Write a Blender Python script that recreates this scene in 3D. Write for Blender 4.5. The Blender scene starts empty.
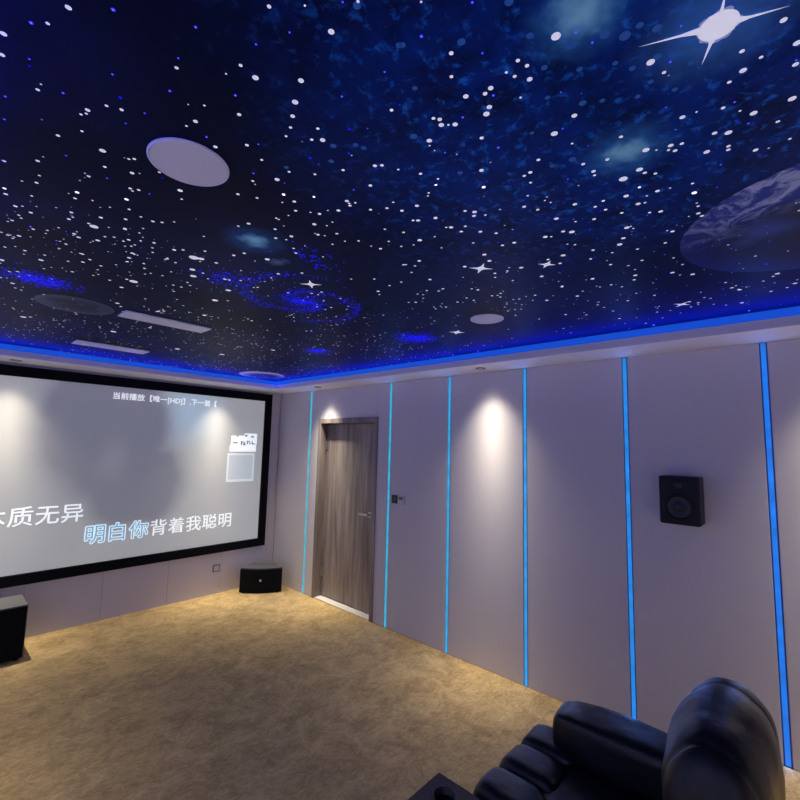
import bpy, bmesh, math, random
from mathutils import Vector, Matrix, noise as mnoise

random.seed(7)
SC = bpy.context.scene
COL = SC.collection
PI = math.pi

# room: the right wall is the plane x = 0, the front (screen) wall y = 0, the floor z = 0
W = 3.80          # room width (left wall at x = -W)
L = 8.20          # room length
HS = 2.509        # underside of the bulkhead
HL = 2.562        # top of the bulkhead lip, where the blue light strip starts
HC = 2.61         # starry ceiling
SX, SY = 0.36, 0.45   # bulkhead widths, side and front

# ------------------------------------------------------------------ helpers
def new_bm():
    return bmesh.new()

def add_box(bm, x0, x1, y0, y1, z0, z1, bev=0.0, seg=2):
    b = bmesh.new()
    bmesh.ops.create_cube(b, size=1.0)
    sx, sy, sz = x1 - x0, y1 - y0, z1 - z0
    for v in b.verts:
        v.co = Vector(((v.co.x + .5) * sx + x0, (v.co.y + .5) * sy + y0, (v.co.z + .5) * sz + z0))
    if bev > 0:
        bmesh.ops.bevel(b, geom=list(b.edges), offset=bev, segments=seg, profile=.5, affect='EDGES')
    merge(bm, b)

def merge(bm, b):
    me = bpy.data.meshes.new('tmp')
    b.to_mesh(me); b.free()
    bm.from_mesh(me)
    bpy.data.meshes.remove(me)

def add_prism(bm, pts, z0, z1, bev=0.0):
    """extrude a plan polygon (counter-clockwise x, y) from z0 to z1"""
    b = bmesh.new()
    lo = [b.verts.new((x, y, z0)) for x, y in pts]
    hi = [b.verts.new((x, y, z1)) for x, y in pts]
    b.faces.new(list(reversed(lo))); b.faces.new(hi)
    n = len(pts)
    for i in range(n):
        b.faces.new((lo[i], lo[(i + 1) % n], hi[(i + 1) % n], hi[i]))
    if bev > 0:
        es = [e for e in b.edges if abs(e.verts[0].co.z - e.verts[1].co.z) < 1e-6]
        bmesh.ops.bevel(b, geom=es, offset=bev, segments=2, profile=.5, affect='EDGES')
    merge(bm, b)

def add_lathe(bm, prof, seg=40, mat=None):
    """revolve (radius, height) pairs about z, then transform"""
    b = bmesh.new()
    rings = []
    for r, z in prof:
        if r < 1e-6:
            rings.append([b.verts.new((0, 0, z))])
        else:
            rings.append([b.verts.new((r * math.cos(2 * PI * k / seg), r * math.sin(2 * PI * k / seg), z)) for k in range(seg)])
    for a, c in zip(rings[:-1], rings[1:]):
        if len(a) == 1 and len(c) == 1: continue
        for k in range(seg):
            k2 = (k + 1) % seg
            if len(a) == 1: b.faces.new((a[0], c[k], c[k2]))
            elif len(c) == 1: b.faces.new((a[k2], a[k], c[0]))
            else: b.faces.new((a[k], a[k2], c[k2], c[k]))
    if mat is not None: b.transform(mat)
    bmesh.ops.recalc_face_normals(b, faces=b.faces)
    merge(bm, b)

def sgp(v, e):
    return math.copysign(abs(v) ** e, v)

def add_cushion(bm, x0, x1, y0, y1, z0, z1, ex=.35, nu=56, nv=36, seams=(), axis=0, depth=.012, wob=.004, seed=0):
    """a soft upholstered block: superellipsoid with sewn grooves at the given positions along one axis"""
    b = bmesh.new()
    c = Vector(((x0 + x1) / 2, (y0 + y1) / 2, (z0 + z1) / 2))
    h = Vector(((x1 - x0) / 2, (y1 - y0) / 2, (z1 - z0) / 2))
    rows = []
    for j in range(nv + 1):
        ph = -PI / 2 + PI * j / nv
        row = []
        for i in range(nu):
            th = 2 * PI * i / nu
            p = Vector((sgp(math.cos(ph), ex) * sgp(math.cos(th), ex), sgp(math.cos(ph), ex) * sgp(math.sin(th), ex), sgp(math.sin(ph), ex)))
            p = Vector((p.x * h.x, p.y * h.y, p.z * h.z))
            w = c + p
            k = 0.0
            for s in seams:
                d = abs(w[axis] - s)
                k += math.exp(-(d / .009) ** 2) * depth + math.exp(-(d / .035) ** 2) * depth * .7
            n = mnoise.noise(w * 7 + Vector((seed, 0, 0))) * wob + mnoise.noise(w * 17 + Vector((0, seed, 0))) * wob * .5
            u = Vector((p.x / h.x ** 1, p.y / h.y ** 1, p.z / h.z ** 1))
            m = max(abs(u.x), abs(u.y), abs(u.z), .001)
            dirv = Vector((u.x ** 5 if axis != 0 else u.x ** 5, u.y ** 5, u.z ** 5))
            if dirv.length > 0: dirv.normalize()
            if axis == 0: dd = Vector((0, dirv.y, dirv.z))
            else: dd = Vector((dirv.x, 0, dirv.z))
            row.append(b.verts.new(w + dirv * n - dd * k))
            if j in (0, nv): break
        rows.append(row)
    for j in range(nv):
        a, d = rows[j], rows[j + 1]
        for i in range(nu):
            i2 = (i + 1) % nu
            if len(a) == 1: b.faces.new((a[0], d[i2], d[i]))
            elif len(d) == 1: b.faces.new((a[i], a[i2], d[0]))
            else: b.faces.new((a[i], a[i2], d[i2], d[i]))
    bmesh.ops.recalc_face_normals(b, faces=b.faces)
    merge(bm, b)

def link(name, bm, mat, parent=None, smooth=False, mats=None):
    me = bpy.data.meshes.new(name)
    bm.to_mesh(me); bm.free()
    for m in (mats or [mat]): me.materials.append(m)
    if smooth:
        for p in me.polygons: p.use_smooth = True
    o = bpy.data.objects.new(name, me)
    COL.objects.link(o)
    if parent is not None:
        o.parent = parent
        bpy.context.view_layer.update()
        o.matrix_parent_inverse = parent_world(parent).inverted()
    return o

def parent_world(p):
    m = p.matrix_basis.copy()
    if p.parent is not None: m = parent_world(p.parent) @ p.matrix_parent_inverse @ m
    return m

def tag(o, label, cat, group=None, kind=None):
    o['label'] = label; o['category'] = cat
    if group: o['group'] = group
    if kind: o['kind'] = kind
    return o

def thing(name, label, cat, loc, group=None, rz=0.0):
    e = bpy.data.objects.new(name, None)
    e.empty_display_size = .05
    e.location = loc; e.rotation_euler = (0, 0, rz)
    COL.objects.link(e)
    return tag(e, label, cat, group)

def struct(name, bm, mat, parent=None, smooth=False, label=None, mats=None):
    o = link(name, bm, mat, parent, smooth, mats)
    if parent is None: o['kind'] = 'structure'
    if label: o['label'] = label
    return o

# ------------------------------------------------------------------ materials
def nodes_of(m):
    m.use_nodes = True
    nt = m.node_tree
    return nt, nt.nodes, nt.links

def simple(name, col, rough=.5, metal=0.0, spec=.5, emit=None, estr=1.0, bump=0.0, bscale=80.0, vary=0.0, coat=0.0):
    m = bpy.data.materials.new(name)
    nt, N, K = nodes_of(m)
    p = N['Principled BSDF']
    p.inputs['Base Color'].default_value = (*col, 1)
    p.inputs['Roughness'].default_value = rough
    p.inputs['Metallic'].default_value = metal
    p.inputs['Specular IOR Level'].default_value = spec
    p.inputs['Coat Weight'].default_value = coat
    if emit:
        p.inputs['Emission Color'].default_value = (*emit, 1)
        p.inputs['Emission Strength'].default_value = estr
    if bump or vary:
        tc = N.new('ShaderNodeTexCoord')
        nz = N.new('ShaderNodeTexNoise'); nz.inputs['Scale'].default_value = bscale; nz.inputs['Detail'].default_value = 4
        K.new(tc.outputs['Object'], nz.inputs['Vector'])
        if bump:
            b = N.new('ShaderNodeBump'); b.inputs['Strength'].default_value = bump; b.inputs['Distance'].default_value = .01
            K.new(nz.outputs['Fac'], b.inputs['Height']); K.new(b.outputs['Normal'], p.inputs['Normal'])
        if vary:
            n2 = N.new('ShaderNodeTexNoise'); n2.inputs['Scale'].default_value = bscale * .12; n2.inputs['Detail'].default_value = 3
            K.new(tc.outputs['Object'], n2.inputs['Vector'])
            mx = N.new('ShaderNodeMix'); mx.data_type = 'RGBA'
            mx.inputs[6].default_value = (*[c * (1 - vary) for c in col], 1)
            mx.inputs[7].default_value = (*[min(1, c * (1 + vary)) for c in col], 1)
            K.new(n2.outputs['Fac'], mx.inputs[0]); K.new(mx.outputs[2], p.inputs['Base Color'])
    return m

M = {}
M['wall'] = simple('wall_covering', (.66, .635, .65), .75, spec=.25, bump=.05, bscale=320, vary=.03)
M['white'] = simple('white_paint', (.84, .82, .84), .6, spec=.3, vary=.02)
M['grille'] = simple('white_grille', (.74, .73, .76), .6, spec=.3, bump=.15, bscale=900)
M['vent'] = simple('white_vent_enamel', (.82, .82, .84), .34, spec=.6)
M['black'] = simple('black_plastic', (.006, .006, .009), .45, spec=.25, bump=.04, bscale=400)
M['cloth'] = simple('black_grille_cloth', (.006, .006, .008), .9, spec=.1, bump=.3, bscale=1200)
M['velvet'] = simple('black_velvet', (.006, .006, .008), .95, spec=.08)
M['charcoal'] = simple('charcoal_top', (.11, .113, .118), .55, spec=.4, bump=.05, bscale=300)
M['steel'] = simple('brushed_steel', (.55, .55, .57), .32, metal=1.0)
M['plate'] = simple('white_plastic', (.66, .64, .68), .4, spec=.4)
M['glass_black'] = simple('black_glass', (.010, .010, .02), .12, spec=.5)
M['grey'] = simple('grey_plastic', (.16, .16, .19), .5)
M['cone'] = simple('speaker_cone', (.02, .021, .026), .45, spec=.4)
M['threshold'] = simple('pale_stone', (.78, .74, .68), .45, vary=.04)
M['slot'] = simple('dark_slot', (.10, .10, .12), .7)
M['lamp'] = simple('lamp_lens', (.10, .10, .10), .3, emit=(1, .9, .74), estr=.2)
M['channel'] = simple('strip_channel', (.03, .10, .30), .5)
M['wire'] = simple('black_cord', (.01, .01, .012), .6)

def led(name, col, s):
    m = bpy.data.materials.new(name)
    nt, N, K = nodes_of(m)
    p = N['Principled BSDF']
    p.inputs['Base Color'].default_value = (.04, .04, .05, 1)
    p.inputs['Emission Color'].default_value = (*col, 1)
    tc = N.new('ShaderNodeTexCoord')
    sp = N.new('ShaderNodeSeparateXYZ'); K.new(tc.outputs['Object'], sp.inputs[0])
    wv = N.new('ShaderNodeTexNoise'); wv.noise_dimensions = '1D'; wv.inputs['Scale'].default_value = 9
    K.new(sp.outputs['Z'], wv.inputs['W'])
    mr = N.new('ShaderNodeMapRange'); mr.inputs['From Min'].default_value = .3; mr.inputs['From Max'].default_value = .7
    mr.inputs['To Min'].default_value = .85 * s; mr.inputs['To Max'].default_value = 1.15 * s
    K.new(wv.outputs['Fac'], mr.inputs['Value']); K.new(mr.outputs['Result'], p.inputs['Emission Strength'])
    return m

def carpet():
    m = bpy.data.materials.new('tan_carpet')
    nt, N, K = nodes_of(m); p = N['Principled BSDF']
    tc = N.new('ShaderNodeTexCoord')
    n1 = N.new('ShaderNodeTexNoise'); n1.inputs['Scale'].default_value = 5; n1.inputs['Detail'].default_value = 8; n1.inputs['Roughness'].default_value = .72
    n1.inputs['Distortion'].default_value = .6
    n2 = N.new('ShaderNodeTexNoise'); n2.inputs['Scale'].default_value = 160; n2.inputs['Detail'].default_value = 3
    mp = N.new('ShaderNodeMapping'); mp.inputs['Scale'].default_value = (1, 1.8, 1); mp.inputs['Rotation'].default_value = (0, 0, .6)
    K.new(tc.outputs['Object'], mp.inputs['Vector'])
    n3 = N.new('ShaderNodeTexNoise'); n3.inputs['Scale'].default_value = 15; n3.inputs['Detail'].default_value = 5; n3.inputs['Roughness'].default_value = .7
    n3.inputs['Distortion'].default_value = 1.5
    K.new(tc.outputs['Object'], n1.inputs['Vector']); K.new(tc.outputs['Object'], n2.inputs['Vector']); K.new(mp.outputs['Vector'], n3.inputs['Vector'])
    r = N.new('ShaderNodeValToRGB')
    r.color_ramp.elements[0].position = .37; r.color_ramp.elements[0].color = (.36, .245, .108, 1)
    r.color_ramp.elements[1].position = .61; r.color_ramp.elements[1].color = (.73, .52, .245, 1)
    a = N.new('ShaderNodeMath'); a.operation = 'MULTIPLY_ADD'; a.inputs[1].default_value = .55; 
    b = N.new('ShaderNodeMath'); b.operation = 'MULTIPLY'; b.inputs[1].default_value = .45
    K.new(n3.outputs['Fac'], b.inputs[0]); K.new(n1.outputs['Fac'], a.inputs[0]); K.new(b.outputs[0], a.inputs[2])
    K.new(a.outputs[0], r.inputs['Fac'])
    mx = N.new('ShaderNodeMix'); mx.data_type = 'RGBA'; mx.blend_type = 'MULTIPLY'; mx.inputs[0].default_value = .5
    K.new(r.outputs['Color'], mx.inputs[6]); K.new(n2.outputs['Color'], mx.inputs[7])
    mm = N.new('ShaderNodeMix'); mm.data_type = 'RGBA'; mm.blend_type = 'MULTIPLY'; mm.inputs[0].default_value = 1; mm.inputs[7].default_value = (1.33, 1.33, 1.33, 1)
    K.new(mx.outputs[2], mm.inputs[6]); K.new(mm.outputs[2], p.inputs['Base Color'])
    p.inputs['Roughness'].default_value = .95; p.inputs['Specular IOR Level'].default_value = .1
    ad = N.new('ShaderNodeMath'); ad.operation = 'MULTIPLY_ADD'; ad.inputs[1].default_value = .6
    K.new(n2.outputs['Fac'], ad.inputs[0]); K.new(n3.outputs['Fac'], ad.inputs[2])
    bp = N.new('ShaderNodeBump'); bp.inputs['Strength'].default_value = .55; bp.inputs['Distance'].default_value = .012
    K.new(ad.outputs[0], bp.inputs['Height']); K.new(bp.outputs['Normal'], p.inputs['Normal'])
    return m
M['carpet'] = carpet()

def leather():
    m = bpy.data.materials.new('black_leather')
    nt, N, K = nodes_of(m); p = N['Principled BSDF']
    p.inputs['Base Color'].default_value = (.005, .0055, .008, 1)
    p.inputs['Roughness'].default_value = .36; p.inputs['Specular IOR Level'].default_value = .42
    tc = N.new('ShaderNodeTexCoord')
    a = N.new('ShaderNodeTexNoise'); a.inputs['Scale'].default_value = 9; a.inputs['Detail'].default_value = 3; a.inputs['Distortion'].default_value = .3
    v = N.new('ShaderNodeTexVoronoi'); v.inputs['Scale'].default_value = 420
    K.new(tc.outputs['Object'], a.inputs['Vector']); K.new(tc.outputs['Object'], v.inputs['Vector'])
    b1 = N.new('ShaderNodeBump'); b1.inputs['Strength'].default_value = .3; b1.inputs['Distance'].default_value = .02
    b2 = N.new('ShaderNodeBump'); b2.inputs['Strength'].default_value = .12; b2.inputs['Distance'].default_value = .002
    K.new(a.outputs['Fac'], b1.inputs['Height']); K.new(v.outputs['Distance'], b2.inputs['Height'])
    K.new(b1.outputs['Normal'], b2.inputs['Normal']); K.new(b2.outputs['Normal'], p.inputs['Normal'])
    return m
M['leather'] = leather()

def wood():
    m = bpy.data.materials.new('grey_brown_wood')
    nt, N, K = nodes_of(m); p = N['Principled BSDF']
    tc = N.new('ShaderNodeTexCoord')
    mp = N.new('ShaderNodeMapping'); mp.inputs['Scale'].default_value = (5, 5, .3)
    K.new(tc.outputs['Object'], mp.inputs['Vector'])
    n = N.new('ShaderNodeTexNoise'); n.inputs['Scale'].default_value = 2.2; n.inputs['Detail'].default_value = 7; n.inputs['Roughness'].default_value = .65; n.inputs['Distortion'].default_value = .4
    K.new(mp.outputs['Vector'], n.inputs['Vector'])
    mp2 = N.new('ShaderNodeMapping'); mp2.inputs['Scale'].default_value = (60, 60, 1.2)
    K.new(tc.outputs['Object'], mp2.inputs['Vector'])
    n2 = N.new('ShaderNodeTexNoise'); n2.inputs['Scale'].default_value = 2; n2.inputs['Detail'].default_value = 3
    K.new(mp2.outputs['Vector'], n2.inputs['Vector'])
    ad = N.new('ShaderNodeMath'); ad.operation = 'MULTIPLY_ADD'; ad.inputs[1].default_value = .25
    b = N.new('ShaderNodeMath'); b.operation = 'MULTIPLY'; b.inputs[1].default_value = .75
    K.new(n.outputs['Fac'], b.inputs[0]); K.new(n2.outputs['Fac'], ad.inputs[0]); K.new(b.outputs[0], ad.inputs[2])
    r = N.new('ShaderNodeValToRGB')
    r.color_ramp.elements[0].position = .36; r.color_ramp.elements[0].color = (.11, .090, .082, 1)
    r.color_ramp.elements[1].position = .62; r.color_ramp.elements[1].color = (.36, .305, .275, 1)
    K.new(ad.outputs[0], r.inputs['Fac']); K.new(r.outputs['Color'], p.inputs['Base Color'])
    p.inputs['Roughness'].default_value = .5
    bp = N.new('ShaderNodeBump'); bp.inputs['Strength'].default_value = .12; bp.inputs['Distance'].default_value = .003
    K.new(n2.outputs['Fac'], bp.inputs['Height']); K.new(bp.outputs['Normal'], p.inputs['Normal'])
    return m
M['wood'] = wood()

class Graph:
    """small helper to write colour graphs on object-space coordinates"""
    def __init__(s, m):
        s.nt, s.N, s.K = nodes_of(m)
        s.p = s.N['Principled BSDF']
        s.co = s.N.new('ShaderNodeTexCoord').outputs['Object']
    def blob(s, c, r, warp=None, squash=None):
        """1 at the centre, falling smoothly to 0 at radius r"""
        src = warp or s.co
        mp = s.N.new('ShaderNodeMapping'); mp.vector_type = 'POINT'
        sc = squash or (1, 1, 1)
        mp.inputs['Location'].default_value = tuple(-a * b for a, b in zip(c, sc)); mp.inputs['Scale'].default_value = sc
        s.K.new(src, mp.inputs['Vector'])
        ln = s.N.new('ShaderNodeVectorMath'); ln.operation = 'LENGTH'
        s.K.new(mp.outputs['Vector'], ln.inputs[0])
        mr = s.N.new('ShaderNodeMapRange'); mr.interpolation_type = 'SMOOTHSTEP'
        mr.inputs['From Min'].default_value = 0; mr.inputs['From Max'].default_value = r
        mr.inputs['To Min'].default_value = 1; mr.inputs['To Max'].default_value = 0
        s.K.new(ln.outputs['Value'], mr.inputs['Value'])
        return mr.outputs['Result']
    def noise(s, scale, detail=4, rough=.55, dist=0.0, lo=.35, hi=.65, src=None):
        n = s.N.new('ShaderNodeTexNoise'); n.inputs['Scale'].default_value = scale; n.inputs['Detail'].default_value = detail
        n.inputs['Roughness'].default_value = rough; n.inputs['Distortion'].default_value = dist
        s.K.new(src or s.co, n.inputs['Vector'])
        mr = s.N.new('ShaderNodeMapRange'); mr.interpolation_type = 'SMOOTHSTEP'
        mr.inputs['From Min'].default_value = lo; mr.inputs['From Max'].default_value = hi
        s.K.new(n.outputs['Fac'], mr.inputs['Value'])
        return mr.outputs['Result']
    def math(s, op, a, b):
        n = s.N.new('ShaderNodeMath'); n.operation = op
        for i, v in enumerate((a, b)):
            if isinstance(v, (int, float)): n.inputs[i].default_value = v
            else: s.K.new(v, n.inputs[i])
        return n.outputs[0]
    def mix(s, fac, a, b):
        n = s.N.new('ShaderNodeMix'); n.data_type = 'RGBA'
        for i, v in ((0, fac), (6, a), (7, b)):
            if isinstance(v, (int, float)): n.inputs[i].default_value = v
            elif isinstance(v, tuple): n.inputs[i].default_value = (*v, 1)
            else: s.K.new(v, n.inputs[i])
        return n.outputs[2]
    def warp(s, scale, amt):
        n = s.N.new('ShaderNodeTexNoise'); n.inputs['Scale'].default_value = scale; n.inputs['Detail'].default_value = 3
        s.K.new(s.co, n.inputs['Vector'])
        a = s.N.new('ShaderNodeVectorMath'); a.operation = 'SUBTRACT'; a.inputs[1].default_value = (.5, .5, .5)
        s.K.new(n.outputs['Color'], a.inputs[0])
        b = s.N.new('ShaderNodeVectorMath'); b.operation = 'SCALE'; b.inputs['Scale'].default_value = amt
        s.K.new(a.outputs[0], b.inputs[0])
        c = s.N.new('ShaderNodeVectorMath'); c.operation = 'ADD'
        s.K.new(s.co, c.inputs[0]); s.K.new(b.outputs[0], c.inputs[1])
        return c.outputs[0]

def starry():
    """printed night-sky stretch ceiling: navy ground, blue nebula clouds, soft bright cores"""
    m = bpy.data.materials.new('printed_night_sky')
    g = Graph(m)
    w = g.warp(6, .18)
    col = g.mix(g.noise(2.2, 4, .6, .3, .35, .7), (.0022, .0055, .027), (.004, .009, .056))
    # broad blue nebula over the rear half
    neb = g.math('MAXIMUM', g.math('MINIMUM', g.math('MULTIPLY', g.blob((-2.35, -5.05, HC), 1.0, w), 1.6), 1.0), g.math('MULTIPLY', g.blob((-1.9, -4.55, HC), .7, w), .5))
    cl = g.math('MULTIPLY', neb, g.noise(8, 6, .66, .4, .22, .70))
    col = g.mix(cl, col, (.002, .034, .30))
    sp = g.math('MULTIPLY', neb, g.noise(34, 5, .62, .3, .52, .74))
    col = g.mix(sp, col, (.012, .20, .85))
    # faint blue haze; the grey foremost patch paints in the screen's reflection
    for c, r, k, cc in (((-1.75, -2.0, HC), .75, .45, (.035, .04, .07)), ((-1.6, -4.3, HC), .8, .5, (.008, .018, .10)),
                        ((-1.2, -4.5, HC), .5, .6, (.01, .025, .13)), ((-2.4, -3.6, HC), .7, .5, (.01, .02, .10)),
                        ((-2.3, -3.4, HC), .5, .4, (.015, .03, .12)), ((-2.6, -4.5, HC), .35, .35, (.01, .03, .14))):
        col = g.mix(g.math('MULTIPLY', g.blob(c, r, w), k), col, cc)
    # blue galaxy bands under the fibre dots
    for c, r, k in (((-3.04, -2.62, HC), .16, .7), ((-1.03, -3.34, HC), .2, .8), ((-1.18, -2.40, HC), .12, .8), ((-2.0, -3.38, HC), .26, .5), ((-2.47, -3.38, HC), .12, .5)):
        col = g.mix(g.math('MULTIPLY', g.blob(c, r, w), k), col, (.004, .004, .30))
    # bright nebula cores
    w2 = g.warp(22, .08)
    for c, r, cc in (((-2.645, -5.11, HC), .12, (.05, .30, .75)), ((-2.645, -5.11, HC), .065, (.30, .80, 1.0)),
                     ((-2.205, -5.06, HC), .14, (.04, .24, .65)), ((-2.205, -5.06, HC), .062, (.30, .80, 1.0)),
                     ((-2.565, -3.843, HC), .15, (.03, .14, .38)), ((-2.565, -3.843, HC), .072, (.30, .78, 1.0)),
                     ((-2.40, -3.74, HC), .06, (.12, .22, .42)), ((-2.464, -5.286, HC), .17, (.06, .25, .75))):
        col = g.mix(g.blob(c, r, w2), col, cc)
    g.K.new(col, g.p.inputs['Base Color'])
    g.p.inputs['Roughness'].default_value = .5
    g.p.inputs['Specular IOR Level'].default_value = .05
    return m
M['sky'] = starry()
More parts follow.
